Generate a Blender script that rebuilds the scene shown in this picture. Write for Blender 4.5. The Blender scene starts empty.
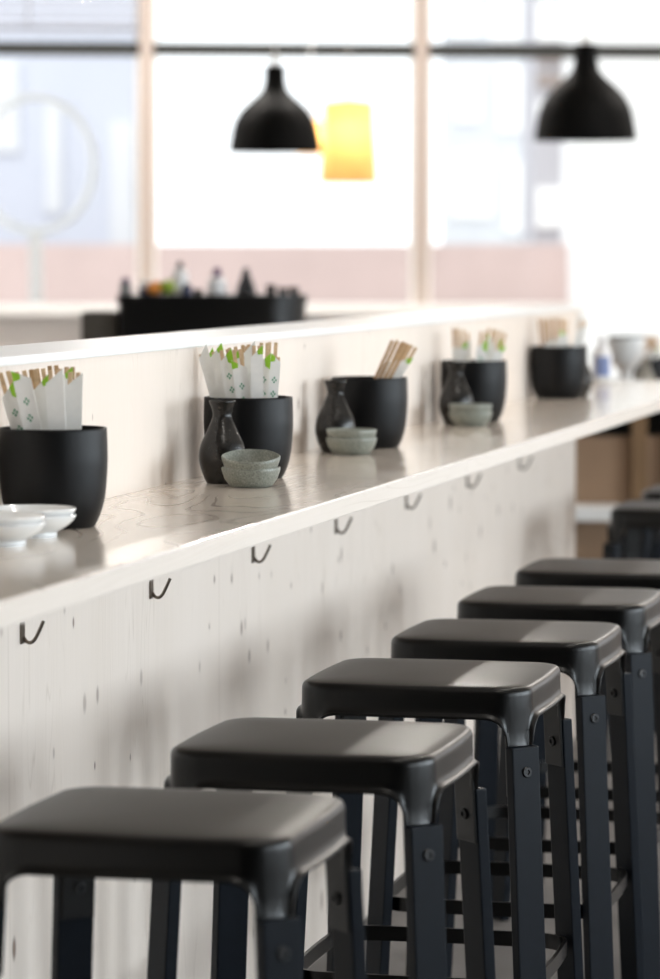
import bpy, bmesh, math, random
from mathutils import Vector, Matrix
random.seed(7)
S = bpy.context.scene
C = S.collection
PI = math.pi

# ------------------------------------------------------------------ camera
F = 3500.0                       # focal length in pixels of the 660x979 frame
TH = math.radians(12.88)         # turned left of the bar's run (+Y)
PT = math.radians(3.882)         # tilted down
EYE = Vector((0, 0, 1.47))
FW = Vector((-math.sin(TH)*math.cos(PT), math.cos(TH)*math.cos(PT), -math.sin(PT)))
RT = Vector((math.cos(TH), math.sin(TH), 0))
UP = RT.cross(FW)
RH = RT.copy()                                   # horizontal right of the view
FH = Vector((-math.sin(TH), math.cos(TH), 0))    # horizontal forward
cam = bpy.data.cameras.new('camera')
cam.sensor_fit = 'HORIZONTAL'; cam.sensor_width = 24.0
cam.lens = F/660*24.0
cam.clip_start = .05; cam.clip_end = 300
cam.dof.use_dof = True; cam.dof.focus_distance = 5.75; cam.dof.aperture_fstop = 3.9
co = bpy.data.objects.new('camera', cam); C.objects.link(co)
co.location = EYE; co.rotation_euler = (PI/2-PT+2.8/F, 0, TH)
S.camera = co
S.view_settings.view_transform = 'Standard'; S.view_settings.look = 'None'
S.view_settings.exposure = 0.0; S.view_settings.gamma = 1.0
S.view_settings.use_curve_mapping = False

def ray(u, v): return FW + RT*((u-330)/F) + UP*((489.5-v)/F)
def on_z(u, v, z):                # where the sight line meets height z
    r = ray(u, v); t = (z-EYE.z)/r.z
    return EYE + r*t
def on_d(u, v, d):                # at horizontal depth d from the lens
    r = ray(u, v); t = d/r.dot(FH)
    return EYE + r*t

# ------------------------------------------------------------------ materials
def mat(name, col, rough=.5, spec=.5, metal=0, coat=0, noise=0, nscale=30, bump=0, bscale=200):
    m = bpy.data.materials.new(name); m.use_nodes = True
    nt = m.node_tree; b = nt.nodes['Principled BSDF']
    b.inputs['Base Color'].default_value = (*col, 1)
    b.inputs['Roughness'].default_value = rough
    b.inputs['Specular IOR Level'].default_value = spec
    b.inputs['Metallic'].default_value = metal
    b.inputs['Coat Weight'].default_value = coat
    b.inputs['Coat Roughness'].default_value = .15
    tc = nt.nodes.new('ShaderNodeTexCoord')
    if noise:
        n = nt.nodes.new('ShaderNodeTexNoise'); n.inputs['Scale'].default_value = nscale
        n.inputs['Detail'].default_value = 4
        nt.links.new(tc.outputs['Object'], n.inputs['Vector'])
        r = nt.nodes.new('ShaderNodeMapRange')
        r.inputs['From Min'].default_value = .25; r.inputs['From Max'].default_value = .75
        r.inputs['To Min'].default_value = 1-noise; r.inputs['To Max'].default_value = 1+noise
        nt.links.new(n.outputs['Fac'], r.inputs['Value'])
        v = nt.nodes.new('ShaderNodeVectorMath'); v.operation = 'SCALE'
        v.inputs[0].default_value = col
        nt.links.new(r.outputs['Result'], v.inputs['Scale'])
        nt.links.new(v.outputs['Vector'], b.inputs['Base Color'])
    if bump:
        n2 = nt.nodes.new('ShaderNodeTexNoise'); n2.inputs['Scale'].default_value = bscale
        nt.links.new(tc.outputs['Object'], n2.inputs['Vector'])
        bp = nt.nodes.new('ShaderNodeBump'); bp.inputs['Strength'].default_value = bump
        bp.inputs['Distance'].default_value = .002
        nt.links.new(n2.outputs['Fac'], bp.inputs['Height'])
        nt.links.new(bp.outputs['Normal'], b.inputs['Normal'])
    return m

def wood_mat(name, base, line, knot, ax_across, ax_along, rough, coat=0, swirl=False, knots=True, seam=0.0, spec=.4):
    """pale washed spruce: fine grain along one axis, scattered knots"""
    m = bpy.data.materials.new(name); m.use_nodes = True
    nt = m.node_tree; N = nt.nodes; L = nt.links
    b = N['Principled BSDF']
    b.inputs['Roughness'].default_value = rough; b.inputs['Coat Weight'].default_value = coat
    b.inputs['Coat Roughness'].default_value = .12; b.inputs['Specular IOR Level'].default_value = spec
    tc = N.new('ShaderNodeTexCoord'); sp = N.new('ShaderNodeSeparateXYZ')
    L.new(tc.outputs['Object'], sp.inputs[0])
    def vec(sa, sl, off=0.0):
        a = N.new('ShaderNodeMath'); a.operation = 'MULTIPLY_ADD'; a.inputs[1].default_value = sa; a.inputs[2].default_value = off
        l = N.new('ShaderNodeMath'); l.operation = 'MULTIPLY_ADD'; l.inputs[1].default_value = sl; l.inputs[2].default_value = off
        L.new(sp.outputs[ax_across], a.inputs[0]); L.new(sp.outputs[ax_along], l.inputs[0])
        c = N.new('ShaderNodeCombineXYZ'); L.new(a.outputs[0], c.inputs[0]); L.new(l.outputs[0], c.inputs[1])
        return c.outputs[0]
    def noise(v, sc, det=3, rgh=.5):
        n = N.new('ShaderNodeTexNoise'); n.noise_dimensions = '2D'
        n.inputs['Scale'].default_value = sc; n.inputs['Detail'].default_value = det; n.inputs['Roughness'].default_value = rgh
        L.new(v, n.inputs['Vector']); return n.outputs['Fac']
    def rng(v, a, b2, c, d):
        r = N.new('ShaderNodeMapRange'); r.inputs['From Min'].default_value = a; r.inputs['From Max'].default_value = b2
        r.inputs['To Min'].default_value = c; r.inputs['To Max'].default_value = d
        L.new(v, r.inputs['Value']); return r.outputs['Result']
    def op(o, a, b2):
        q = N.new('ShaderNodeMath'); q.operation = o
        for i, x in enumerate((a, b2)):
            if x is None: continue
            if isinstance(x, (int, float)): q.inputs[i].default_value = x
            else: L.new(x, q.inputs[i])
        return q.outputs[0]
    def mix(fac, c1, c2):
        q = N.new('ShaderNodeMix'); q.data_type = 'RGBA'
        if isinstance(fac, (int, float)): q.inputs[0].default_value = fac
        else: L.new(fac, q.inputs[0])
        for i, x in ((6, c1), (7, c2)):
            if isinstance(x, tuple): q.inputs[i].default_value = (*x, 1)
            else: L.new(x, q.inputs[i])
        return q.outputs[2]
    # growth-ring lines: contours of a stretched noise field
    fld = noise(vec(5 if swirl else 9, 1.5 if swirl else .55), 1, 1 if swirl else 2, .35)
    ph = op('FRACT', op('MULTIPLY', fld, 10 if swirl else 26), None)
    tri = op('ABSOLUTE', op('SUBTRACT', ph, .5), None)
    ringm = rng(tri, .0, .10 if swirl else .10, 1, 0)
    vary = rng(noise(vec(3, 1.2, 5.3), 1, 2), .42, .62, 0, 1)
    ringf = op('MULTIPLY', op('MULTIPLY', ringm, vary), .75 if swirl else .42)
    fine = rng(noise(vec(160, 4), 1, 3), .3, .7, -.0, .16)
    blot = rng(noise(vec(5, .8, 2.2), 1, 2), .3, .7, 0, .22)
    col = mix(op('ADD', fine, blot), base, tuple(x*.88*y for x, y in zip(base, (1, .975, .93))))
    col = mix(ringf, col, line)
    if seam:
        fr = op('FRACT', op('MULTIPLY', sp.outputs[ax_across], 1/seam), None)
        sm = rng(op('ABSOLUTE', op('SUBTRACT', fr, .5), None), .4965, .499, 0, .35)
        col = mix(sm, col, line)
    if knots:
        for (sa, sl, off, keep, rad) in ((6.5, 3.9, 0.0, .38, .050), (4.3, 2.3, 7.7, .36, .040), (9.0, 5.0, 3.1, .15, .05)):
            vo = N.new('ShaderNodeTexVoronoi'); vo.voronoi_dimensions = '2D'; vo.inputs['Scale'].default_value = 1
            vo.inputs['Randomness'].default_value = 1
            L.new(vec(sa, sl, off), vo.inputs['Vector'])
            sc = N.new('ShaderNodeSeparateColor'); L.new(vo.outputs['Color'], sc.inputs[0])
            on = op('LESS_THAN', sc.outputs[0], keep)
            rr = op('MULTIPLY_ADD', sc.outputs[1], rad*.9); 
            rr.node.inputs[2].default_value = rad*.45
            q = op('DIVIDE', vo.outputs['Distance'], rr)
            k = op('MULTIPLY', rng(q, .55, 1.25, .85, 0), on)
            tone = op('MULTIPLY', k, rng(sc.outputs[2], 0, 1, .45, 1.1))
            halo = op('MULTIPLY', rng(q, .8, 3.2, .22, 0), on)
            col = mix(halo, col, tuple(x*.86 for x in base))
            col = mix(tone, col, knot)
    L.new(col, b.inputs['Base Color'])
    return m

BASE = (.83, .74, .665)
M = {}
M['wall_wood'] = wood_mat('wall_wood', BASE, (.56, .47, .39), (.19, .12, .085), 1, 2, .55, seam=1.25)
M['top_wood'] = wood_mat('top_wood', (.76, .68, .60), (.27, .21, .17), (.20, .15, .12), 0, 1, .2, coat=.5, swirl=True, knots=False, spec=.55)
M['edge_wood'] = wood_mat('edge_wood', (.82, .74, .67), (.56, .47, .39), (.2, .15, .12), 2, 1, .6, knots=False)
M['cap_white'] = mat('cap_white', (.88, .88, .87), .3, .5, noise=.02)
M['plaster'] = mat('plaster', (.86, .82, .79), .8, .3, noise=.03, nscale=4)
M['plaster_dark'] = mat('plaster_dark', (.035, .033, .032), .8, .2, noise=.1, nscale=3)
M['ceiling'] = mat('ceiling', (.74, .66, .58), .85, .2, noise=.05, nscale=3)
M['floor'] = mat('floor', (.15, .14, .135), .5, .3, noise=.12, nscale=5)
M['steel'] = mat('steel_black', (.0006, .0006, .0006), .31, .36, bump=.05, bscale=900)
M['leg'] = mat('leg_black', (.0014, .0035, .0072), .38, .14, noise=.15, nscale=60)  # cool blue of the window light is tinted into the black
M['bolt'] = mat('bolt_black', (.008, .008, .009), .3, .5, metal=.3)
M['pot'] = mat('pot_matt_black', (.0022, .0024, .003), .42, .25, noise=.1, nscale=50, bump=.05, bscale=500)
M['flask'] = mat('flask_glaze', (.012, .0105, .009), .26, .4, noise=.5, nscale=60, bump=.25, bscale=120)
M['celadon'] = mat('celadon', (.21, .222, .19), .35, .5, noise=.45, nscale=330, bump=.1, bscale=300)
M['porcelain'] = mat('porcelain', (.83, .84, .84), .18, .5, coat=.3)
M['paper'] = mat('paper', (.90, .89, .86), .75, .3, noise=.03, nscale=80)
M['green'] = mat('green_print', (.33, .62, .05), .7, .3)
M['leafmark'] = mat('leaf_mark', (.10, .34, .20), .7, .3)
M['bamboo'] = mat('bamboo', (.70, .50, .31), .6, .3, noise=.18, nscale=90)
M['bamboo_dark'] = mat('bamboo_dark', (.55, .35, .19), .6, .3, noise=.2, nscale=90)
M['hook'] = mat('hook_metal', (.20, .17, .14), .3, .5, metal=.9)
M['lamp_black'] = mat('lamp_black', (.002, .002, .002), .6, .1)
M['cord'] = mat('cord_white', (.8, .8, .8), .5)
M['mullion'] = mat('mullion', (.45, .385, .35), .6, .3, noise=.04)
M['dark_bar'] = mat('dark_bar', (.02, .022, .02), .5)
M['white_paint'] = mat('white_paint', (.85, .85, .84), .4)
M['blind'] = mat('blind_grey', (.33, .34, .39), .5)
M['brown'] = mat('brown_board', (.34, .225, .145), .6, .3, noise=.08, nscale=6)
M['brown2'] = mat('brown_post', (.22, .135, .07), .6, .3, noise=.1, nscale=8)
M['station'] = mat('station_black', (.006, .006, .006), .35, .3)
M['station2'] = mat('station_grey', (.085, .075, .062), .5, .4)
M['bot_white'] = mat('bottle_white', (.85, .85, .87), .25)
M['bot_dark'] = mat('bottle_dark', (.02, .02, .025), .2)
M['bot_grey'] = mat('bottle_grey', (.35, .37, .38), .3)
M['purple'] = mat('purple_cap', (.09, .02, .12), .4)
M['navy'] = mat('navy', (.015, .025, .09), .35)
M['orange_f'] = mat('orange_peel', (.75, .27, .03), .45, bump=.1)
M['green_f'] = mat('lime_peel', (.30, .42, .04), .45, bump=.1)
M['blue_label'] = mat('blue_label', (.20, .26, .48), .5)
M['brick'] = mat('brick_pink', (.60, .475, .45), .85, .2, noise=.06, nscale=2)
M['facade_white'] = mat('facade_white', (.93, .93, .92), .8, .2)
M['facade_blue'] = mat('facade_blue', (.56, .59, .67), .8, .2, noise=.03, nscale=1)
M['facade_pale'] = mat('facade_pale', (.66, .68, .71), .8, .2, noise=.05, nscale=1)
M['facade_grey'] = mat('facade_grey', (.50, .49, .52), .8, .2)
M['facade_brown'] = mat('facade_brown', (.33, .28, .26), .8, .2)
M['pavement'] = mat('pavement', (.45, .44, .43), .9, .2, noise=.08, nscale=2)
M['ringgreen'] = mat('ring_green', (.88, .90, .90), .6)

def glass_mat():
    m = bpy.data.materials.new('window_glass'); m.use_nodes = True
    nt = m.node_tree; nt.nodes.clear()
    o = nt.nodes.new('ShaderNodeOutputMaterial'); mx = nt.nodes.new('ShaderNodeMixShader')
    t = nt.nodes.new('ShaderNodeBsdfTransparent'); g = nt.nodes.new('ShaderNodeBsdfGlossy')
    fr = nt.nodes.new('ShaderNodeFresnel'); fr.inputs['IOR'].default_value = 1.25
    t.inputs[0].default_value = (.97, .98, .98, 1); g.inputs['Roughness'].default_value = .02
    nt.links.new(fr.outputs[0], mx.inputs[0]); nt.links.new(t.outputs[0], mx.inputs[1]); nt.links.new(g.outputs[0], mx.inputs[2])
    nt.links.new(mx.outputs[0], o.inputs[0]); return m
M['glass'] = glass_mat()
def shade_mat():
    m = bpy.data.materials.new('paper_shade'); m.use_nodes = True
    nt = m.node_tree; b = nt.nodes['Principled BSDF']; o = nt.nodes['Material Output']
    b.inputs['Base Color'].default_value = (.90, .56, .23, 1); b.inputs['Roughness'].default_value = .8
    tr = nt.nodes.new('ShaderNodeBsdfTranslucent'); tr.inputs[0].default_value = (.98, .62, .26, 1)
    mx = nt.nodes.new('ShaderNodeMixShader'); mx.inputs[0].default_value = .6
    nt.links.new(b.outputs[0], mx.inputs[1]); nt.links.new(tr.outputs[0], mx.inputs[2]); nt.links.new(mx.outputs[0], o.inputs[0])
    return m
M['shade'] = shade_mat()

# ------------------------------------------------------------------ mesh helpers
def obj(name, bm, m, parent=None, smooth=False, loc=None):
    bmesh.ops.recalc_face_normals(bm, faces=bm.faces)
    me = bpy.data.meshes.new(name); bm.to_mesh(me); bm.free()
    for x in (m if isinstance(m, (list, tuple)) else [m]): me.materials.append(x)
    if smooth:
        me.polygons.foreach_set('use_smooth', [True]*len(me.polygons))
        try: me.set_sharp_from_angle(angle=math.radians(smooth if smooth is not True else 40))
        except Exception: pass
    o = bpy.data.objects.new(name, me); C.objects.link(o)
    if parent: o.parent = parent
    if loc is not None: o.location = loc
    return o
def box(bm, x0, x1, y0, y1, z0, z1, mi=0, bev=0, mtx=None):
    vs = [bm.verts.new((x, y, z)) for x in (x0, x1) for y in (y0, y1) for z in (z0, z1)]
    if mtx is not None:
        for v in vs: v.co = mtx @ v.co
    fs = []
    for q in ((0, 1, 3, 2), (4, 6, 7, 5), (0, 4, 5, 1), (2, 3, 7, 6), (0, 2, 6, 4), (1, 5, 7, 3)):
        f = bm.faces.new([vs[i] for i in q]); f.material_index = mi; fs.append(f)
    if bev:
        es = list({e for f in fs for e in f.edges})
        r = bmesh.ops.bevel(bm, geom=es, offset=bev, segments=2, affect='EDGES', profile=.6)
        for f in r['faces']: f.material_index = mi
def BX(*a, **k):
    bm = bmesh.new(); box(bm, *a, **k); return bm
def lathe(prof, n=40, bm=None, mi=0, mtx=None, wob=None):
    """profile of (radius, height); ends with radius 0 close to a point"""
    bm = bm or bmesh.new(); rings = []
    for r, z in prof:
        if r < 1e-6:
            v = bm.verts.new((0, 0, z)); rings.append([v])
        else:
            ring = []
            for i in range(n):
                a = 2*PI*i/n; k = wob(a, z) if wob else 1
                ring.append(bm.verts.new((r*k*math.cos(a), r*k*math.sin(a), z)))
            rings.append(ring)
    if mtx is not None:
        for rg in rings:
            for v in rg: v.co = mtx @ v.co
    for A, B in zip(rings, rings[1:]):
        for i in range(n):
            j = (i+1) % n
            if len(A) == 1 and len(B) == 1: continue
            if len(A) == 1: f = bm.faces.new((A[0], B[j], B[i]))
            elif len(B) == 1: f = bm.faces.new((A[i], A[j], B[0]))
            else: f = bm.faces.new((A[i], A[j], B[j], B[i]))
            f.material_index = mi
    return bm
def tube(pts, r, n=10, bm=None, mi=0):
    bm = bm or bmesh.new(); pts = [Vector(p) for p in pts]; rings = []
    prev = None
    for i, p in enumerate(pts):
        t = (pts[min(i+1, len(pts)-1)]-pts[max(i-1, 0)]).normalized()
        if prev is None:
            a = t.cross(Vector((0, 0, 1)))
            if a.length < 1e-3: a = t.cross(Vector((1, 0, 0)))
        else: a = prev - t*prev.dot(t)
        a.normalize(); prev = a; b = t.cross(a)
        rings.append([bm.verts.new(p + (a*math.cos(2*PI*k/n)+b*math.sin(2*PI*k/n))*r) for k in range(n)])
    for A, B in zip(rings, rings[1:]):
        for i in range(n): bm.faces.new((A[i], A[(i+1) % n], B[(i+1) % n], B[i])).material_index = mi
    bm.faces.new(rings[0]).material_index = mi; bm.faces.new(list(reversed(rings[-1]))).material_index = mi
    return bm
def catmull(p, k=6):
    out = []
    for i in range(len(p)-1):
        a, b, c, d = p[max(i-1, 0)], p[i], p[i+1], p[min(i+2, len(p)-1)]
        for s in range(k):
            t = s/k
            out.append(tuple(.5*((2*b[j])+(-a[j]+c[j])*t+(2*a[j]-5*b[j]+4*c[j]-d[j])*t*t+(-a[j]+3*b[j]-3*c[j]+d[j])*t**3) for j in range(len(b))))
    out.append(p[-1]); return out
def thing(name, label, cat, loc=(0, 0, 0), rz=0, group=None):
    o = bpy.data.objects.new(name, None); C.objects.link(o)
    o.location = loc; o.rotation_euler = (0, 0, rz); o.empty_display_size = .05
    return tag(o, label, cat, group)
def tag(o, label, cat, group=None):
    o['label'] = label; o['category'] = cat
    if group: o['group'] = group
    return o
def struct(o): o['kind'] = 'structure'; return o
def dup(root, loc, rz=None, label=None, group=None):
    r = root.copy(); C.objects.link(r); r.location = loc
    if rz is not None: r.rotation_euler = (0, 0, rz)
    if label: r['label'] = label
    if group: r['group'] = group
    for ch in list(root.children):
        c = ch.copy(); C.objects.link(c); c.parent = r
        for g in list(ch.children):
            d = g.copy(); C.objects.link(d); d.parent = c
    return r

# ------------------------------------------------------------------ room shell
WX, WB = -1.64, -1.84           # bar wall: face towards the seats, back face
WEND = 10.52                    # far end of the bar wall
LEDGE = 1.318
XL, XR, YR, CH = -8.0, 4.6, -2.5, 4.2
WPOS = EYE + FH*20; WPOS.z = 0                     # foot of the window wall straight ahead
WROT = TH + math.radians(5)
EW = Vector((math.cos(WROT), math.sin(WROT), 0)); NW = Vector((-math.sin(WROT), math.cos(WROT), 0))
def wx(u):                       # along the window wall, from a column of the view
    a = ray(u, 252); a.z = 0
    t = (WPOS-EYE).dot(NW)/a.dot(NW)
    return (Vector((0, 0, 0))+a*t-WPOS).dot(EW)
def wz(v): return EYE.z + (252-v)/F*20

floor_bm = bmesh.new()
box(floor_bm, XL-.2, XR+.2, YR-.2, 22.0, -.12, 0)
struct(obj('floor', floor_bm, M['floor']))
struct(obj('ceiling', BX(XL-.2, XR+.2, YR-.2, 24.2, CH, CH+.15), M['ceiling']))
struct(obj('wall_left', BX(XL-.2, XL, YR, 18.0, 0, CH), M['plaster']))
struct(obj('wall_rear', BX(XL-.2, XR+.2, YR-.2, YR, 0, CH), M['plaster_dark']))
# right wall with three tall window openings that light the bar from the side
RW = [(.2, 2.4), (3.4, 5.0), (5.7, 7.3), (8.0, 9.6), (11.5, 14.0)]  # first opening, nearest the camera, is added to brighten surfaces facing the lens
bm = bmesh.new(); y = YR
for a, b in RW:
    box(bm, XR, XR+.2, y, a, 0, CH); box(bm, XR, XR+.2, a, b, 0, .75); box(bm, XR, XR+.2, a, b, 2.75, CH); y = b
box(bm, XR, XR+.2, y, 22.6, 0, CH)
struct(obj('wall_right', bm, M['plaster']))

bm = bmesh.new(); box(bm, WB, WX, 1.5, WEND, 0, LEDGE-.014)
struct(obj('wall_bar', bm, M['wall_wood']))
struct(obj('trim_1', BX(WB-.004, WX+.003, 1.5, WEND+.003, LEDGE-.014, LEDGE, bev=.002), M['cap_white']))

# window wall, in its own turned frame
def wall_frame(o): o.location = WPOS; o.rotation_euler = (0, 0, WROT); return o
mu = [wx(147), wx(421)]; step = mu[1]-mu[0]
mul = [mu[0]-2*step, mu[0]-step, mu[0], mu[1], mu[1]+step, mu[1]+2*step]
SILL = wz(303); TR0, TR1 = wz(55.5), wz(42)
DX = wx(576)
bm = bmesh.new()
box(bm, -9.5, DX, 0, .25, 0, SILL); box(bm, mul[4], 6.5, 0, .25, 0, SILL)
box(bm, -9.5, mul[0], 0, .25, SILL, CH); box(bm, mul[-1], 6.5, 0, .25, SILL, CH)
wall_frame(struct(obj('wall_front', bm, M['plaster'])))
wall_frame(struct(obj('trim_2', BX(mul[0], DX, -.16, .2, SILL-.045, SILL+.012, bev=.004), M['white_paint'])))
wall_frame(struct(obj('baseboard_front', BX(-9.5, DX, -.02, 0, 0, .1), M['white_paint'])))
dr = wall_frame(struct(bpy.data.objects.new('door_1', None))); C.objects.link(dr)
bm = bmesh.new(); b_ = mul[4]-.036
box(bm, DX+.005, DX+.05, .02, .07, .02, SILL+.01); box(bm, b_-.05, b_, .02, .07, .02, SILL+.01); box(bm, DX+.05, b_-.05, .02, .07, .02, .14)
obj('door_frame', bm, M['white_paint'], dr)
obj('pane', BX(DX+.05, b_-.05, .04, .046, .14, SILL+.01), M['glass'], dr)
for i, x in enumerate(mul):
    wall_frame(struct(obj('trim_%d' % (i+3), BX(x-.039, x+.039, -.03, .10, SILL+.012, CH), M['mullion'])))
for i in range(5):
    w = wall_frame(struct(bpy.data.objects.new('window_%d' % (i+1), None))); C.objects.link(w)
    a, b = mul[i]+.040, mul[i+1]-.040
    bm = bmesh.new(); box(bm, a, b, 0, .07, TR0, TR1)
    obj('transom', bm, M['dark_bar'], w)
    bm = bmesh.new()
    box(bm, a, a+.02, .01, .06, SILL+.012, TR0); box(bm, b-.02, b, .01, .06, SILL+.012, TR0)
    box(bm, a, a+.02, .01, .06, TR1, CH); box(bm, b-.02, b, .01, .06, TR1, CH)
    obj('window_frame', bm, M['white_paint'], w)
    bm = bmesh.new(); box(bm, a, b, .03, .036, SILL+.012, TR0); box(bm, a, b, .03, .036, TR1, CH)
    obj('pane', bm, M['glass'], w)
# windows of the right wall
for i, (a, b) in enumerate(RW):
    w = struct(bpy.data.objects.new('window_%d' % (i+6), None)); C.objects.link(w); w.location = (XR, 0, 0)
    bm = bmesh.new(); m_ = (a+b)/2
    for y0, y1 in ((a, a+.06), (b-.06, b)): box(bm, .05, .13, y0, y1, .75, 2.75)
    for z0, z1 in ((.75, .81), (2.69, 2.75)): box(bm, .05, .13, a+.06, b-.06, z0, z1)
    obj('window_frame', bm, M['white_paint'], w)
    obj('pane', BX(.085, .091, a+.06, b-.06, .81, 2.69), M['glass'], w)

# ------------------------------------------------------------------ bar counter
CTOP, CTH, CX, CEND = 1.07, .034, -1.27, 11.12
bm = BX(WX+.0005, CX, 1.5, CEND, CTOP-CTH, CTOP, bev=.003)
bm.normal_update()
for f in bm.faces:
    if abs(f.calc_center_median().z-CTOP) > .0025: f.material_index = 1
t = obj('bar_counter', bm, [M['top_wood'], M['edge_wood']])
tag(t, 'long narrow pale washed wood bar counter fixed along the wooden bar wall', 'counter')

# coat hooks under the counter
hk = thing('coat_hook', '', 'hook', (WX, 5.065, .898), 0, 'metal hooks under the counter')
obj('plate', BX(0, .003, -.009, .009, -.019, .014, bev=.001), M['hook'], hk)
obj('hook_arm', tube(catmull([(.003, 0, -.009), (.008, 0, -.0155), (.0145, 0, -.017), (.021, 0, -.012), (.0265, 0, -.002), (.0315, 0, .0085), (.035, 0, .0165)], 4), .0028, 8), M['hook'], hk, smooth=True)
HL = ['leftmost metal hook under the bar counter', 'metal hook on wooden wall, second from the left', 'metal hook on wooden wall, third from the left',
      'metal hook on wooden wall below the first sake flask and pots, fourth from the left', 'fifth metal hook from the left under the counter',
      'blurred sixth hook from the left under the counter', 'farthest blurred hook under the counter, nearest the end of the wall']
HL[3] = 'metal hook on wooden wall, fourth from the left'
for i in range(7):
    y = (5.065, 5.785, 6.505, 7.225, 7.965, 8.735, 9.515)[i]
    if i == 0: hk['label'] = HL[0]
    else: dup(hk, (WX, y, .898), None, HL[i])

# ------------------------------------------------------------------ stools
HT = .775                                            # seat height
def rsq(a, r, ns=6, nc=40):
    """rounded square outline; returns (x, y, outward normal, distance from the corner's middle along the outline)"""
    out = []
    for k in range(4):
        rot = k*PI/2
        pts = []
        for i in range(nc+1):
            an = PI/2*i/nc
            pts.append((a-r+r*math.cos(an), a-r+r*math.sin(an), math.cos(an), math.sin(an), abs(an-PI/4)*r))
        L = 2*(a-r)
        for i in range(1, ns):
            tt = i/ns
            bow = .0035*math.sin(PI*tt)
            pts.append((a-r-L*tt, a+bow, 0, 1, PI/4*r + min(tt, 1-tt)*L))
        c, s = math.cos(rot), math.sin(rot)
        for x, y, nx, ny, d in pts: out.append((x*c-y*s, x*s+y*c, nx*c-ny*s, nx*s+ny*c, d))
    return out
def make_stool():
    st = thing('bar_stool', '', 'stool', (0, 0, 0), 0, 'black stools along the counter')
    A, R = .193, .058
    o = rsq(A, R, 30, 32)
    bm = bmesh.new(); rings = []
    def lvl(off, z):                                  # off = inset
        k = max(0, off)
        ring = []
        q = rsq(A-k, max(R-k, .02), 30, 32) if k else o
        for i, (x, y, nx, ny, d) in enumerate(q):
            if k == 0: x, y = x-nx*off, y-ny*off
            ring.append(bm.verts.new((x, y, z if not callable(z) else z(o[i][4]))))
        rings.append(ring)
    for off, z in ((.145, HT), (.10, HT-.0003), (.06, HT-.0008), (.03, HT-.0018), (.012, HT-.0032), (.0075, HT-.0042), (.0042, HT-.0060), (.0018, HT-.0090), (.0005, HT-.0130), (0, HT-.018)):
        lvl(off, z)
    wl, rf, hs, hc = .0225, .034, .051, .110
    def h(d):
        if d < wl: return hc
        if d < wl+rf: x = d-wl; return hs + (rf-math.sqrt(max(rf*rf-(x-rf)**2, 0)))
        return hs
    for tt, off in ((.3, 0), (.6, -.0005), (.80, -.001), (.90, -.003), (.96, -.006), (1, -.0095)):
        lvl(off, lambda d, tt=tt: HT-.018-(h(d)-.018)*tt)
    n = len(o)
    for X, Y in zip(rings, rings[1:]):
        for i in range(n): bm.faces.new((X[i], X[(i+1) % n], Y[(i+1) % n], Y[i]))
    c = bm.verts.new((0, 0, HT+.0005))
    for i in range(n): bm.faces.new((c, rings[0][(i+1) % n], rings[0][i]))
    s = obj('seat', bm, M['steel'], st, smooth=50)
    so = s.modifiers.new('thickness', 'SOLIDIFY'); so.thickness = .0035; so.offset = -1
    D0 = (A-R)*math.sqrt(2)+R                          # corner distance on the diagonal
    sl = math.tan(math.radians(3.6))                   # splay
    zt = HT-.098
    for k in range(4):
        rot = Matrix.Rotation(PI/4+k*PI/2, 4, 'Z')
        # local frame: x outward along the diagonal, y across, z up; sheared for the splay
        sh = Matrix.Identity(4); sh[0][2] = -sl; sh[0][3] = sl*zt
        T = rot @ sh
        d = D0-.0005
        lg = obj('leg', BX(d, d+.020, -.0265, .0265, .0, zt, bev=.0025, mtx=T), M['leg'], st)
        br = obj('bracket', BX(d-.0045, d-.0003, -.0245, .0245, HT-.180, HT-.075, bev=.0018, mtx=T), M['steel'], st)
        def disc(x, sgn, z, parent, r):
            m4 = T @ Matrix.Translation((x, 0, z)) @ Matrix.Rotation(PI/2*sgn, 4, 'Y')
            b2 = lathe([(0, .0012), (r*.42, .0012), (r*.5, .0034), (r*.86, .0034), (r, .002), (r, 0), (0, 0)], 18, mtx=m4)
            obj('bolt', b2, M['bolt'], parent, smooth=30)
        disc(d+.020, 1, HT-.138, lg, .0088)
        disc(d-.0045, -1, HT-.138, br, .0088)
    # foot ring inside the legs
    zr = .285; a2 = (D0-.0045 + sl*(zt-zr) - .065)/math.sqrt(2)+.065
    bm = bmesh.new(); q = rsq(a2-.0035, .065, 6, 14); R2 = []
    for (io, z) in ((0, zr-.013), (0, zr+.013), (-.006, zr+.013), (-.006, zr-.013)):
        R2.append([bm.verts.new((x+nx*io, y+ny*io, z)) for x, y, nx, ny, d in q])
    for X, Y in zip(R2, R2[1:]+R2[:1]):
        for i in range(len(q)): bm.faces.new((X[i], X[(i+1) % len(q)], Y[(i+1) % len(q)], Y[i]))
    obj('foot_ring', bm, M['steel'], st, smooth=30)
    return st
stool = make_stool()
ST = [(-1.168, 4.210, 'nearest black steel stool with plank legs, in the bottom left corner'),
      (-1.134, 4.925, 'second nearest black stool in the row along the counter'),
      (-1.132, 5.728, 'sharply focused black stool, third from the camera in the row'),
      (-1.124, 6.405, 'black stool with plank legs, fourth from the camera in the row'),
      (-1.132, 7.095, 'black stool, fifth from the camera in the row'),
      (-1.133, 7.785, 'black stool sixth from the camera, last before the gap in the row'),
      (-1.203, 9.725, 'blurred black stool beyond the wall end, nearer of the far pair'),
      (-1.213, 10.435, 'blurred black stool at the right edge, farthest of the row')]
for i, (x, y, l) in enumerate(ST):
    if i == 0: stool.location = (x, y, 0); stool['label'] = l
    else: dup(stool, (x, y, 0), None, l)

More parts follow.
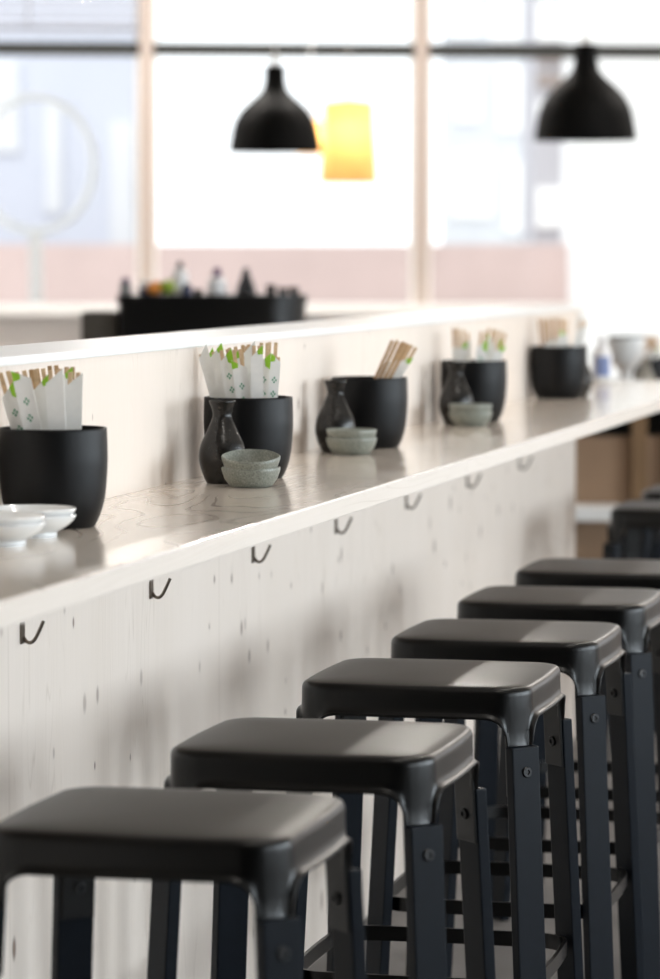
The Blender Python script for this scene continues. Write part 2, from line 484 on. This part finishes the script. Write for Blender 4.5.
# ------------------------------------------------------------------ pots, flasks, bowls, dishes
pot_out = catmull([(.0585, 0), (.0625, .003), (.0712, .0227), (.0772, .05), (.0803, .092), (.0803, .115), (.0795, .145)], 5)
pot_prof = [(0, .0)]+pot_out+[(.0785, .1462), (.076, .1455)]+[(.0768, .115), (.0766, .092), (.0735, .05), (.0675, .0245), (.058, .009), (0, .008)]
POTS = [(53.5, 523.5), (248.5, 475), (369, 444.5), (473.5, 418), (558.5, 395.5)]
PP = [on_z(u, v, CTOP) for u, v in POTS]
PL = ['matt black pot of chopsticks behind the white dishes, nearest the camera',
      'matt black pot full of chopsticks behind the sharply focused flask and bowls',
      'matt black pot holding a few chopsticks that lean right',
      'blurred matt black pot of chopsticks, fourth along the counter',
      'blurred matt black pot of chopsticks at the far end of the wall']
pots = []
pot_me = None
for p, l in zip(PP, PL):
    if pot_me is None:
        o = obj('chopstick_pot', lathe(pot_prof, 64), M['pot'], None, smooth=50); pot_me = o
    else:
        o = pot_me.copy(); C.objects.link(o)
    o.location = p; tag(o, l, 'pot', 'black pots of chopsticks'); pots.append(o)

fl_out = catmull([(.027, 0), (.0295, .004), (.0375, .024), (.0415, .046), (.0375, .070), (.0265, .094), (.0178, .115), (.0172, .124), (.0205, .136), (.0238, .1435)], 5)
fl_prof = [(0, 0)]+fl_out+[(.0228, .1455), (.0195, .142), (.0145, .124), (.0145, .112), (0, .108)]
FLS = [(222.5, 480.5, 'sharply focused dark glazed sake flask before the second pot'),
       (335.5, 449, 'dark glazed sake flask before the pot of right leaning chopsticks'),
       (456, 421, 'blurred dark sake flask left of the fourth pot'),
       (578, 393.5, 'blurred dark brown sake flask beside the pot at the wall end')]
f0 = None
for u, v, l in FLS:
    if f0 is None: f0 = o = obj('sake_flask', lathe(fl_prof, 48), M['flask'], None, smooth=60)
    else: o = f0.copy(); C.objects.link(o)
    o.location = on_z(u, v, CTOP); tag(o, l, 'flask', 'dark sake flasks on the counter')

bw_prof = [(0, 0), (.032, 0), (.0375, .0025), (.0455, .015), (.0497, .028), (.0503, .0330), (.049, .0345), (.0465, .031), (.041, .015), (.031, .0075), (0, .006)]
def wob(a, z): return 1+.018*math.cos(6*a+.4)*min(1, z/.02)
def bowl(loc, label, tilt):
    o = obj('sauce_bowl', lathe(bw_prof, 48, wob=wob), M['celadon'], None, smooth=60)
    o.location = loc; o.rotation_euler = tilt; tag(o, label, 'bowl', 'stacked grey green bowls'); return o
for (u, v, nm) in ((251, 484, 'beside the sharply focused flask'), (351.5, 451.5, 'before the third pot'), (470.5, 423, 'before the blurred fourth pot')):
    p = on_z(u, v, CTOP)
    bowl(p, 'speckled grey green bowl at the bottom of the pair ' + nm, (0, 0, .3))
    o = bowl(p+Vector((0, 0, .0165)), 'speckled grey green bowl stacked on top of the pair ' + nm, (0, 0, 1.1))
    if u == 251: o.rotation_euler = (math.radians(10), 0, TH); o.location = p+Vector((0, .0, .0205))

ds_prof = [(0, .002), (.032, .002), (.033, 0), (.037, 0), (.0375, .006), (.044, .0095), (.052, .0145), (.060, .0215), (.0640, .0275), (.0648, .0295), (.0635, .0308), (.0615, .0290), (.058, .0245), (.048, .0160), (.039, .0092), (.030, .0085), (0, .008)]
d0 = None
for (u, v, k, l) in ((31, 533, 0, 'lower white dish of the stack against the nearest pot'), (31, 533, 1, 'upper white dish of the stack against the nearest pot'),
                     (-1, 541.5, 0, 'lower white dish of the front stack at the left edge'), (-1, 541.5, 1, 'upper white dish of the front stack at the left edge')):
    p = on_z(u, v, CTOP)+Vector((0, 0, k*.0096))
    if d0 is None: d0 = o = obj('white_dish', lathe(ds_prof, 64), M['porcelain'], None, smooth=50)
    else: o = d0.copy(); C.objects.link(o)
    o.location = p; tag(o, l, 'dish', 'white dishes on the counter')

# ------------------------------------------------------------------ chopsticks in paper sleeves
def make_packet(kind, sleeve_len, w, length):
    """local frame: z along the sticks, x across the flat, y through the thickness (y- faces the seats)"""
    t = thing('chopstick_packet', '', 'chopsticks', (0, 0, 0))
    sm = M['bamboo_dark'] if kind == 2 else M['bamboo']
    g = w*.22
    for s in (-1, 1):
        obj('chopstick', BX(s*g-.0034, s*g+.0034, -.0019, .0019, .001, length, bev=.0008), sm, t)
    if sleeve_len:
        bm = bmesh.new(); h = w/2; th = .0023; z1 = sleeve_len; cut = .022 if kind != 3 else -.016
        lo, hi = z1-max(cut, 0), z1-max(-cut, 0)
        # flat paper tube with a slanting mouth
        f = [(-h, lo), (h, hi)]
        for y in (-th, th):
            q = [bm.verts.new((-h, y, .003)), bm.verts.new((h, y, .003)), bm.verts.new((h, y, hi)), bm.verts.new((-h, y, lo))]
            bm.faces.new(q)
        for x, z in ((-h, lo), (h, hi)):
            q = [bm.verts.new((x, -th, .003)), bm.verts.new((x, th, .003)), bm.verts.new((x, th, z)), bm.verts.new((x, -th, z))]
            bm.faces.new(q)
        bmesh.ops.remove_doubles(bm, verts=bm.verts, dist=1e-5)
        e = .0003
        # green printed corner along the mouth, and two four-leaf marks
        if kind in (0, 1, 3):
            gx0, gx1 = (h*.1, h) if cut > 0 else (-h, -h*.1)
            def zz(x): return lo+(hi-lo)*(x+h)/(2*h)
            dz = .030 if kind == 0 else .016
            for y in (-th-e, th+e):
                xo = gx1 if cut > 0 else gx0; xi = gx0 if cut > 0 else gx1
                q = [bm.verts.new((xi, y, zz(xi))), bm.verts.new((xo, y, zz(xo))), bm.verts.new((xo, y, zz(xo)-dz)), bm.verts.new((xi*.9+xo*.1, y, zz(xi)-dz*.45))]
                bm.faces.new(q).material_index = 1
        if kind in (0, 3):
            for cz in (z1-.048, z1-.073):
                for a in range(4):
                    cx, cc = .0029*math.cos(a*PI/2), cz+.0038*math.sin(a*PI/2)
                    q = [bm.verts.new((cx+.0017*math.cos(j*PI/3), -th-e, cc+.0022*math.sin(j*PI/3))) for j in range(6)]
                    bm.faces.new(q).material_index = 2
        obj('sleeve', bm, [M['paper'], M['green'], M['leafmark']], t)
    return t
protos = {}
def packet(kind, sl, w, length, base, top, turn, label, group):
    key = (kind, sl, w, length)
    if key not in protos: protos[key] = t = make_packet(*key)
    else: t = dup(protos[key], (0, 0, 0))
    z = (top-base).normalized()
    x = (RH*math.cos(turn)+FH*math.sin(turn)); x = (x-z*x.dot(z)).normalized(); y = z.cross(x)
    m = Matrix((x, y, z)).transposed().to_4x4(); m.translation = base
    t.matrix_world = m
    t['label'] = label; t['group'] = group
ORD = ['leftmost', 'second from left', 'third from left', 'fourth from left', 'fifth from left', 'sixth from left', 'seventh from left', 'eighth from left',
       'ninth from left', 'tenth from left', 'eleventh from left', 'twelfth from left']
def fill(pot, rows, what, group):
    """rows: (top sideways offset in m at the tips, offset at pot bottom, depth order -1..1, kind, sleeve length, width, turn)"""
    n = len(rows)
    order = sorted(range(n), key=lambda i: rows[i][0])
    layer = sorted(range(n), key=lambda i: rows[i][2])
    for rank, i in enumerate(order):
        xt, xb, dp, kind, sl, w, turn, up = rows[i]
        w = min(w, .026)
        dp = (-1+2*layer.index(i)/(n-1))*.92
        yb, yr = dp*.030, dp*.0456
        lb = math.sqrt(max(.054**2-(abs(yb)+.003)**2, 1e-6))-w/2-.002      # room left at the pot's floor
        lr = math.sqrt(max(.0745**2-(abs(yr)+.003)**2, 1e-6))-w/2-.002     # and at its mouth
        xb = max(-lb, min(lb, xb))
        xr = max(-lr, min(lr, xb*.4+xt*.6))
        xt = xb+(xr-xb)/.6
        lift = abs(xt-xb)/.2255*w/2
        b = PP[pot] + RH*xb + FH*yb + Vector((0, 0, .0088+lift))
        tt = PP[pot] + RH*xt + FH*(dp*.056) + Vector((0, 0, .236+lift))
        length = round(.224+up, 4)
        if sl: sl = round(sl+up*.6+(.010 if pot < 2 else 0), 4)
        turn = turn*.1
        where = ORD[rank] if rank < n-1 else 'rightmost'
        words = {0: 'green tipped white chopstick packet', 1: 'white chopstick packet with a narrow green edge', 2: 'plain dark wooden chopsticks', 3: 'white packet with slanting green mouth', 4: 'plain white chopstick packet'}[kind]
        if kind == 2 and sl: words = 'brown chopsticks in a white sleeve'
        packet(kind, sl, w, length, b, tt, turn, f'{words}, {where} in {what}', group)
# sideways metres at the tips, at the bottom, depth, kind, sleeve, width, turn, raise
fill(0, [(-.100, -.020, .8, 2, 0, .020, .1, -.004), (-.073, -.012, -.55, 0, .200, .027, 0, 0), (-.046, .000, -.85, 3, .217, .027, .05, 0), (-.030, .004, .15, 2, 0, .02, .2, 0),
         (-.020, .008, -.3, 1, .205, .027, -.1, 0), (-.002, .018, .5, 2, .19, .022, .5, .004), (.006, .014, -.95, 4, .217, .028, 0, 0), (.016, .020, -.05, 1, .216, .026, .6, 0), (.022, .022, .75, 2, 0, .02, .0, .002),
         (.034, .026, -.65, 4, .212, .027, .05, -.004)],
     'the nearest pot', 'chopsticks in the nearest pot')
fill(1, [(-.086, -.020, .1, 2, .228, .020, .9, -.004), (-.077, -.014, .55, 0, .222, .020, 1.0, -.006), (-.060, -.006, -.35, 1, .226, .026, .1, -.002), (-.044, .000, -.6, 0, .214, .026, 0, 0),
         (-.030, .004, .3, 1, .21, .026, .1, .002), (-.020, .010, -.8, 3, .196, .026, 0, 0), (-.006, .014, .75, 2, .195, .024, 0, .006), (.002, .014, -.1, 4, .225, .022, .5, .004),
         (.016, .020, -.95, 1, .218, .022, .4, .007), (.029, .024, -.45, 0, .20, .024, .1, .010), (.043, .030, .6, 3, .185, .026, 0, .010), (.052, .032, -.7, 3, .215, .018, .6, -.014)],
     'the second pot', 'chopsticks in the second pot')
fill(2, [(.062, -.042, -.2, 2, 0, .020, .2, .004), (.075, -.036, .5, 2, .19, .022, .2, .004), (.088, -.032, -.75, 2, 0, .02, 0, .008), (.098, -.028, .1, 1, .200, .022, .3, .004), (.112, -.024, -.45, 1, .205, .022, .2, .004)],
     'the third pot', 'chopsticks in the third pot')
fill(3, [(-.045, -.030, .2, 2, .19, .022, .1, -.010), (-.032, -.022, -.4, 1, .19, .026, .1, -.012), (-.018, -.014, .7, 4, .20, .026, 0, -.020), (.024, .000, -.7, 0, .20, .026, .2, -.016), (.046, .006, .4, 3, .21, .026, .1, -.010), (.066, .012, -.1, 0, .20, .026, .1, -.012), (.082, .018, -.5, 1, .19, .026, .2, -.016)],
     'the fourth pot', 'chopsticks in the fourth pot')
fill(4, [(-.052, -.03, .2, 2, 0, .026, .1, -.010), (-.036, -.02, -.5, 2, .17, .028, .1, -.012), (-.020, -.01, .6, 2, 0, .026, 0, -.008), (-.002, .002, -.2, 2, .18, .026, .2, -.008), (.014, .008, -.7, 3, .19, .024, .1, -.010), (.088, .018, .3, 4, .21, .026, .1, -.012)],
     'the wall end pot', 'chopsticks in the pot at the wall end')

# ------------------------------------------------------------------ small white and blue bottle at the counter's far end
p = on_z(602, 380, CTOP)
tr = obj('white_tray', lathe([(0, 0), (.052, 0), (.056, .004), (.057, .016), (.054, .0165), (.052, .006), (0, .005)], 40), M['porcelain'], None, smooth=50)
tr.location = p; tag(tr, 'small round white tray at the far end of the counter', 'tray')
bt = thing('sauce_bottle', 'white bottle with a blue label on the far white tray', 'bottle', p+Vector((0, 0, .0055)))
obj('body', lathe([(0, 0), (.03, 0), (.032, .003), (.032, .08), (.026, .1), (.012, .115), (.012, .125), (0, .125)], 32), M['bot_white'], bt, smooth=50)
obj('cap', lathe([(.0135, .122), (.0135, .14), (.006, .143), (0, .143), (0, .122)], 24), M['bot_white'], bt, smooth=50)
bm = bmesh.new()
for i in range(12):
    a0, a1 = [-PI/2+TH-.75+1.5*(i+k)/12 for k in (0, 1)]
    bm.faces.new([bm.verts.new((.0326*math.cos(a), .0326*math.sin(a), z)) for a, z in ((a0, .016), (a1, .016), (a1, .078), (a0, .078))])
lab = obj('label_band', bm, M['blue_label'], bt); lab['label'] = 'blue paper label'

# ------------------------------------------------------------------ far brown counter with its own pot, flask and bowl
FZ = .95; D = 12.5
c0 = on_d(556, 400, D); c0.z = 0
fc = thing('far_counter', 'brown wooden counter beyond the end of the bar wall', 'counter', c0, TH)
obj('body', BX(0, 2.0, .04, .6, 0, .82), M['brown'], fc)
obj('gap_shade', BX(.02, 1.98, .10, .58, .82, FZ-.035), M['station'], fc)  # black block paints the shade of the gap under the worktop
obj('worktop', BX(-.04, 2.04, 0, .64, FZ-.035, FZ, bev=.003), M['brown'], fc)
x0 = (632-556)/F*D
obj('post', BX(x0, x0+.055, -.012, .04, 0, FZ-.035), M['brown2'], fc)
x1 = (668-556)/F*D
obj('post', BX(x1, x1+.055, -.012, .04, 0, FZ-.035), M['brown2'], fc)
obj('shelf', BX(.0, .225, -.16, .04, .53, .58, bev=.003), M['white_paint'], fc)['label'] = 'white shelf board'
fz = lambda u: (lambda q: Vector((q.x, q.y, FZ)))(on_d(u, 380, D+.30))
o = pot_me.copy(); C.objects.link(o); o.location = fz(648); tag(o, 'blurred black pot at the right edge on the brown far counter', 'pot', 'black pots of chopsticks')
PP.append(fz(648))
fill(5, [(-.030, -.02, -.4, 2, 0, .026, 0, -.012), (-.012, -.01, .3, 2, 0, .026, 0, -.008), (.004, .0, -.7, 2, .18, .026, .2, -.006), (.02, .01, .6, 2, 0, .026, .1, -.01), (.036, .02, 0, 1, .18, .026, .1, -.01)],
     'the pot on the far counter', 'chopsticks in the pot on the far counter')
fk = obj('sake_flask', lathe(fl_prof, 40), mat('flask_grey', (.25, .24, .21), .35, noise=.3, nscale=60), None, smooth=60)
q = on_d(645, 380, D+.16); fk.location = (q.x, q.y, FZ); tag(fk, 'blurred grey sake flask at the right edge before the far black pot', 'flask')
wbw = thing('footed_bowl', 'blurred white footed bowl with a dark rim beside the far black pot', 'bowl', fz(621)-FH*.22)
obj('body', lathe(catmull([(.034, .0), (.030, .02), (.026, .06), (.028, .105), (.046, .125), (.062, .155), (.067, .19), (.067, .222)], 4)+[(.063, .222), (.06, .17), (.03, .13), (0, .128)], 40), M['porcelain'], wbw, smooth=60)
obj('rim', lathe([(.062, .222), (.068, .222), (.068, .229), (.062, .229), (.062, .222)], 40), M['bot_dark'], wbw)

# ------------------------------------------------------------------ black drinks station behind the bar wall
D = 12.0; sx = D/F
ZT = EYE.z-(292-252)*sx
a0 = on_d(118, 300, D); a0.z = 0
stn = thing('drinks_station', 'black waiter station behind the bar wall with bottles on it', 'station', a0, TH)
W = (305-118)*sx
bm = bmesh.new(); r = .14; pts = []
for i in range(13): pts.append((W-r+r*math.sin(PI/2*i/12), r-r*math.cos(PI/2*i/12)))
for i in range(13): pts.append((W-r+r*math.cos(PI/2*i/12), .5-r+r*math.sin(PI/2*i/12)))
pts += [(0, .5), (0, .03), (.01, .01), (.03, 0)]
def prism(pts, z0, z1):
    bm = bmesh.new(); lo = [bm.verts.new((x, y, z0)) for x, y in pts]; hi = [bm.verts.new((x, y, z1)) for x, y in pts]
    bm.faces.new(lo); bm.faces.new(hi)
    for i in range(len(pts)): j = (i+1) % len(pts); bm.faces.new((lo[i], lo[j], hi[j], hi[i]))
    return bm
obj('body', prism(pts, 0, ZT-.03), M['station'], stn, smooth=30)
obj('top', prism([(x+(.006 if x > W/2 else -.006), y+(.006 if y > .25 else -.006)) for x, y in pts], ZT-.03, ZT), M['station'], stn, smooth=30)
obj('side_cabinet', BX(-(118-80)*sx, -.007, .05, .4, 0, EYE.z-(309-252)*sx, bev=.006), M['station2'], stn)['label'] = 'lower dark grey cabinet'
def onst(u, dd=.2): q = on_d(u, 290, D+dd); q.z = ZT; return q
def bottle(u, name, parts, label, cat, dd=.2):
    t = thing(name, label, cat, onst(u, dd))
    for nm, prof, m in parts: obj(nm, lathe(prof, 28), M[m], t, smooth=50)
    return t
def cyl(r, z0, z1, rt=None): rt = rt or r; return [(0, z0), (r, z0), (rt, z1), (0, z1)]
bottle(180, 'squeeze_bottle', [('body', [(0, 0), (.03, 0), (.031, .05), (.028, .075), (.014, .09), (0, .09)], 'bot_white'), ('cap', cyl(.013, .0902, .115, .007), 'bot_dark')], 'tallest white bottle with a dark cap on the black station', 'bottle')
bottle(217, 'squeeze_bottle', [('body', [(0, 0), (.034, 0), (.035, .03), (.03, .05), (.016, .062), (0, .062)], 'bot_white'), ('cap', cyl(.017, .0622, .092, .012), 'purple')], 'white bottle with a purple cap on the black station', 'bottle')
bottle(246, 'dark_bottle', [('body', [(0, 0), (.036, 0), (.034, .02), (.02, .055), (.012, .08), (0, .08)], 'bot_dark'), ('cap', cyl(.011, .0802, .092), 'bot_dark')], 'conical black bottle on the black station', 'bottle')
bottle(125.5, 'small_jar', [('body', [(0, 0), (.02, 0), (.022, .02), (.018, .04), (0, .04)], 'bot_grey'), ('lid', cyl(.013, .0402, .058), 'purple')], 'small grey jar with dark lid at the left end of the black station', 'jar')
bottle(147, 'lidded_tub', [('body', cyl(.03, 0, .022), 'navy'), ('lid', cyl(.031, .0222, .048, .022), 'bot_white')], 'navy tub with a white lid on the black station', 'tub')
def fruit(u, m, r, label, dd, nm):
    o = obj(nm, lathe([(0, -r)]+[(r*math.sin(PI*i/12)*1.04, -r*math.cos(PI*i/12)) for i in range(1, 12)]+[(r*.12, r*.96), (0, r*.93)], 24), M[m], None, smooth=70)
    o.location = onst(u, dd)+Vector((0, 0, r)); tag(o, label, 'fruit', 'fruit on the black station')
fruit(153, 'orange_f', .022, 'small orange fruit at the left of the fruit on the black station', .09, 'orange_fruit')
fruit(159, 'orange_f', .024, 'orange fruit behind the small orange fruit, next to the green fruit', .17, 'orange_fruit')
fruit(167.5, 'green_f', .026, 'green fruit next to the orange fruit on the black station', .12, 'green_fruit')
bottle(187, 'small_bottle', [('body', cyl(.02, 0, .03, .016), 'navy'), ('cap', cyl(.01, .0302, .04), 'bot_dark')], 'small navy bottle at the foot of the tall white bottle', 'bottle', .1)
bottle(198, 'cup_stack', [('cup', cyl(.014, 0, .012, .018), 'station2'), ('cup', cyl(.014, .0122, .02, .018), 'station2')], 'low dark cup between the two white bottles', 'cup', .12)
for i, (u, h_, l) in enumerate(((271, .034, 'left dark cup of the cups on the right of the black station'), (283, .024, 'low middle dark cup of the cups on the right of the black station'), (294, .026, 'right dark cup at the right end of the black station'))):
    o = obj('dark_cup', lathe([(0, 0), (.014, 0), (.019, h_), (.017, h_), (.013, .003), (0, .003)], 24), M['station'], None, smooth=50)
    o.location = onst(u, .14); tag(o, l, 'cup', 'dark cups on the black station')
# low dark shelf right of the station
q = on_d(309, 318, 16); q.z = 0
sb = thing('side_table', 'low dark side table below the white window sill', 'table', q, TH)
obj('tabletop', BX(-.1, .62, 0, .4, 1.15, 1.175), M['station'], sb)
for x in (-.08, .56):
    for y in (.02, .34): obj('leg', BX(x, x+.04, y, y+.04, 0, 1.15), M['station'], sb)

# ------------------------------------------------------------------ pendant lamps
PD = catmull([tuple(1.12*q for q in p) for p in ((.2, 0), (.1915, .0596), (.178, .122), (.152, .171), (.13, .196), (.103, .221), (.074, .246), (.055, .271), (.048, .296), (.0455, .33), (.045, .372))], 4)
def pendant(u, v, d, label, tilt=0):
    p = on_d(u, v, d)
    t = thing('pendant_lamp', label, 'lamp', p, 0, 'black bell pendant lamps')
    ZT_ = PD[-1][1]
    prof = PD + [(0, ZT_)] + [(0, ZT_-.007)] + [(max(r-.005, .001), z-.003) for r, z in reversed(PD[1:])] + [PD[0]]
    obj('lamp_shade', lathe(prof, 48), M['lamp_black'], t, smooth=60)
    obj('socket', lathe([(0, ZT_), (.02, ZT_), (.016, ZT_+.03), (.006, ZT_+.045), (0, ZT_+.045)], 20), M['cord'], t, smooth=50)
    obj('cord', tube([(0, 0, ZT_+.045), (0, 0, CH-p.z)], .004, 8), M['cord'], t)
    obj('canopy', lathe([(0, CH-p.z-.03), (.05, CH-p.z-.028), (.055, CH-p.z-.0005), (0, CH-p.z-.0005)], 24), M['lamp_black'], t, smooth=50)
    obj('light_bulb', lathe([(0, .06)]+[(.035*math.sin(PI*i/8), .095-.035*math.cos(PI*i/8)) for i in range(1, 8)]+[(.013, .14), (.013, ZT_-.008), (0, ZT_-.008)], 20), M['porcelain'], t, smooth=60)
    return t
pendant(275, 149.5, 16.9, 'black bell shaped pendant lamp beside the glowing orange lantern')
pendant(585.5, 137.5, 15.3, 'larger black bell shaped pendant lamp at upper right')
def lantern(u, v0, v1, w0, w1, d, label, power):
    p = on_d(u, v1, d); s = d/F; h = (v1-v0)*s
    t = thing('paper_lantern', label, 'lamp', p, TH, 'glowing orange paper lanterns')
    bm = bmesh.new(); rings = []
    for k in range(9):
        f = k/8; a = (w1+(w0-w1)*f)*s/2
        rings.append([bm.verts.new((x, y, h*f+(.012 if k == 8 else 0)*(1-abs(x)/a))) for x, y, *_ in rsq(a, a*.5, 4, 8)])
    n = len(rings[0])
    for A, B in zip(rings, rings[1:]):
        for i in range(n): bm.faces.new((A[i], A[(i+1) % n], B[(i+1) % n], B[i]))
    obj('lamp_shade', bm, M['shade'], t, smooth=40)
    obj('cord', tube([(0, 0, h*.72), (0, 0, CH-p.z)], .003, 8), M['cord'], t)
    obj('canopy', lathe([(0, CH-p.z-.03), (.045, CH-p.z-.028), (.05, CH-p.z-.0005), (0, CH-p.z-.0005)], 20), M['cord'], t)
    bm = lathe([(0, h*.6-.03)]+[(.03*math.sin(PI*i/8), h*.6-.03*math.cos(PI*i/8)) for i in range(1, 8)]+[(.012, h*.6+.04), (0, h*.6+.04)], 16)
    bulb = mat('bulb_glow', (1, .85, .6)); bn = bulb.node_tree.nodes['Principled BSDF']
    bn.inputs['Emission Color'].default_value = (1, .84, .58, 1); bn.inputs['Emission Strength'].default_value = power
    obj('light_bulb', bm, bulb, t, smooth=60)
lantern(348.5, 101, 180, 47, 56, 17.5, 'glowing orange paper lantern hanging right of the black pendant', 60)
lantern(311, 118, 152, 22, 24, 19.0, 'smaller orange lantern half hidden between black pendant and large lantern', 60)

# ------------------------------------------------------------------ things at the window
vb = thing('venetian_blind', 'raised grey venetian blind at the top of the left window', 'blind', WPOS-NW*.06, WROT)
a, b = mul[1]+.05, mul[2]-.05
obj('head_rail', BX(a, b, -.025, .025, CH-.05, CH), M['blind'], vb)
z = CH-.08
while z > wz(33):
    m4 = Matrix.Translation((0, 0, z)) @ Matrix.Rotation(math.radians(28), 4, 'X')
    obj('slat', BX(a, b, -.024, .024, -.001, .001, mtx=m4), M['blind'], vb); z -= .058
obj('bottom_rail', BX(a, b, -.02, .02, wz(29), wz(27.5)), M['blind'], vb)
x = wx(29); obj('cord', tube([(x, -.028, wz(29)), (x, -.028, CH)], .008, 8), M['blind'], vb)
ps = on_d(36, 300, 24.2); ps.z = -.08
rs = thing('ring_sign', 'pale ring on a white post standing outside the left window', 'sign', ps, TH)
s = 24.2/F; zc = EYE.z+(252-162)*s+.08; R_ = 58*s
obj('ring', tube([(R_*math.cos(2*PI*i/40), 0, zc+R_*1.15*math.sin(2*PI*i/40)) for i in range(41)], .026, 10), M['ringgreen'], rs, smooth=60)
obj('post', BX(-.045, .045, -.025, .025, .03, zc-R_*1.15-.02, bev=.006), M['white_paint'], rs)
obj('base', lathe([(0, 0), (.22, 0), (.22, .02), (.05, .03), (0, .03)], 32), M['white_paint'], rs)

# ------------------------------------------------------------------ outdoors
struct(obj('ground_outside', BX(-40, 40, 22.0, 70, -.2, -.08), M['pavement']))
def outd(u, d): q = on_d(u, 252, d); q.z = 0; return q
o = obj('brick_wall', BX(-9, 2.12, 0, .3, -.08, EYE.z+.09), M['brick'], None); o.location = outd(330, 30); o.rotation_euler = (0, 0, TH)
tag(o, 'low pink brick wall across the street outside the windows', 'wall')
bd = thing('building', 'bright white building outside the right window', 'building', outd(577, 29), TH)
obj('wall', BX(0, 9, 0, 1.9, -.08, 7), M['facade_white'], bd)
obj('ledge', BX(-.05, 9, -.12, 0, 4.0, 4.15), M['facade_white'], bd)
gb = thing('building', 'narrow grey building front with brown bands left of the white building', 'building', outd(534, 31), TH)
s = 31/F
obj('wall', BX(0, (566-534)*s, 0, 2, -.08, 6), M['facade_grey'], gb)
for v0, v1, mm in ((52, 62, 'facade_brown'), (72, 86, 'facade_brown'), (100, 130, 'facade_white'), (185, 225, 'facade_white'), (2, 40, 'facade_white')):
    obj('band', BX(.02, (566-534)*s-.02, -.05, 0, EYE.z+(252-v1)*s, EYE.z+(252-v0)*s), M[mm], gb)
bb = thing('building', 'pale blue grey building outside the left window', 'building', outd(-120, 33), TH)
s = 33/F
obj('wall', BX(0, (138+120)*s, 0, 2, -.08, 7), M['facade_blue'], bb)
for u0, u1, v0, v1 in ((-20, 20, 60, 150), (110, 134, 120, 250), (45, 62, 100, 210)):
    obj('window', BX((u0+120)*s, (u1+120)*s, -.04, 0, EYE.z+(252-v1)*s, EYE.z+(252-v0)*s), M['facade_pale'], bb)

pb = thing('building', 'very pale building with faint white windows outside, left of the narrow grey front', 'building', outd(446, 38), TH)
s = 38/F
obj('wall', BX(0, (531-446)*s, 0, 2, -.08, 6.5), M['facade_pale'], pb)
for u0, u1, v0, v1 in ((452, 476, -20, 36), (490, 520, -20, 40), (455, 480, 70, 120), (498, 524, 66, 130), (452, 492, 150, 215), (505, 528, 160, 230)):
    obj('window', BX((u0-446)*s, (u1-446)*s, -.04, 0, EYE.z+(252-v1)*s, EYE.z+(252-v0)*s), M['facade_white'], pb)

# ------------------------------------------------------------------ light
w = bpy.data.worlds.new('overcast_sky'); S.world = w; w.use_nodes = True
bg = w.node_tree.nodes['Background']; bg.inputs[0].default_value = (.95, .975, 1, 1); bg.inputs[1].default_value = 2.2
def area(name, loc, rot, sx, sy, power, col):
    l = bpy.data.lights.new(name, 'AREA'); l.shape = 'RECTANGLE'; l.size = sx; l.size_y = sy; l.energy = power; l.color = col
    o = bpy.data.objects.new(name, l); C.objects.link(o); o.location = loc; o.rotation_euler = rot; return o
for i, (a, b) in enumerate(RW):
    area('daylight', (XR+.35, (a+b)/2, 1.75), (0, PI/2, 0), 2.0, b-a, (80, 128, 142, 142, 60)[i], (.84, .925, 1))  # the first lamp shines through the added near opening

# ceiling downlights over the room; those near the window wall are added to brighten it
dl = thing('ceiling_downlight', '', 'lamp', (0, 0, 0))
obj('housing', lathe([(.10, -.03), (.13, -.03), (.13, 0), (.0, 0), (0, -.006), (.10, -.006), (.10, -.03)], 32), M['white_paint'], dl, smooth=30)
first = True
for x, y in ((-.4, 3.2), (-.4, 5.6), (-.4, 8.0), (-.4, 10.4), (-6.2, 7.0), (-6.2, 12.0), (-6.2, 16.5), (-.4, 13.5), (-.4, 17.0), (2.4, 14), (.6, 18.4), (-5.0, 17.3), (-3.4, 17.6)):
    l = bpy.data.lights.new('downlight', 'AREA'); l.shape = 'DISK'; l.size = .19; l.energy = 20 if y < 13 else 60 if y < 16 else 90; l.color = (1, .94, .87)
    o = bpy.data.objects.new('downlight', l); C.objects.link(o); o.location = (x, y, CH-.034)
    if first: dl.location = (x, y, CH); first = False
    else: dup(dl, (x, y, CH))
for o in C.objects:
    if o.name.startswith('ceiling_downlight'):
        o['label'] = 'small round white downlight in the unseen ceiling'; o['group'] = 'ceiling downlights'

facade_sun = bpy.data.lights.new('facade_sun', 'SUN'); facade_sun.energy = 1.2; facade_sun.angle = math.radians(3); facade_sun.color = (1, .97, .93)  # added to brighten the facades outside; the sky itself is overcast
o = bpy.data.objects.new('facade_sun', facade_sun); C.objects.link(o); o.location = (0, -5, 20)
o.rotation_euler = Vector((.06, .72, -.69)).to_track_quat('-Z', 'Y').to_euler()
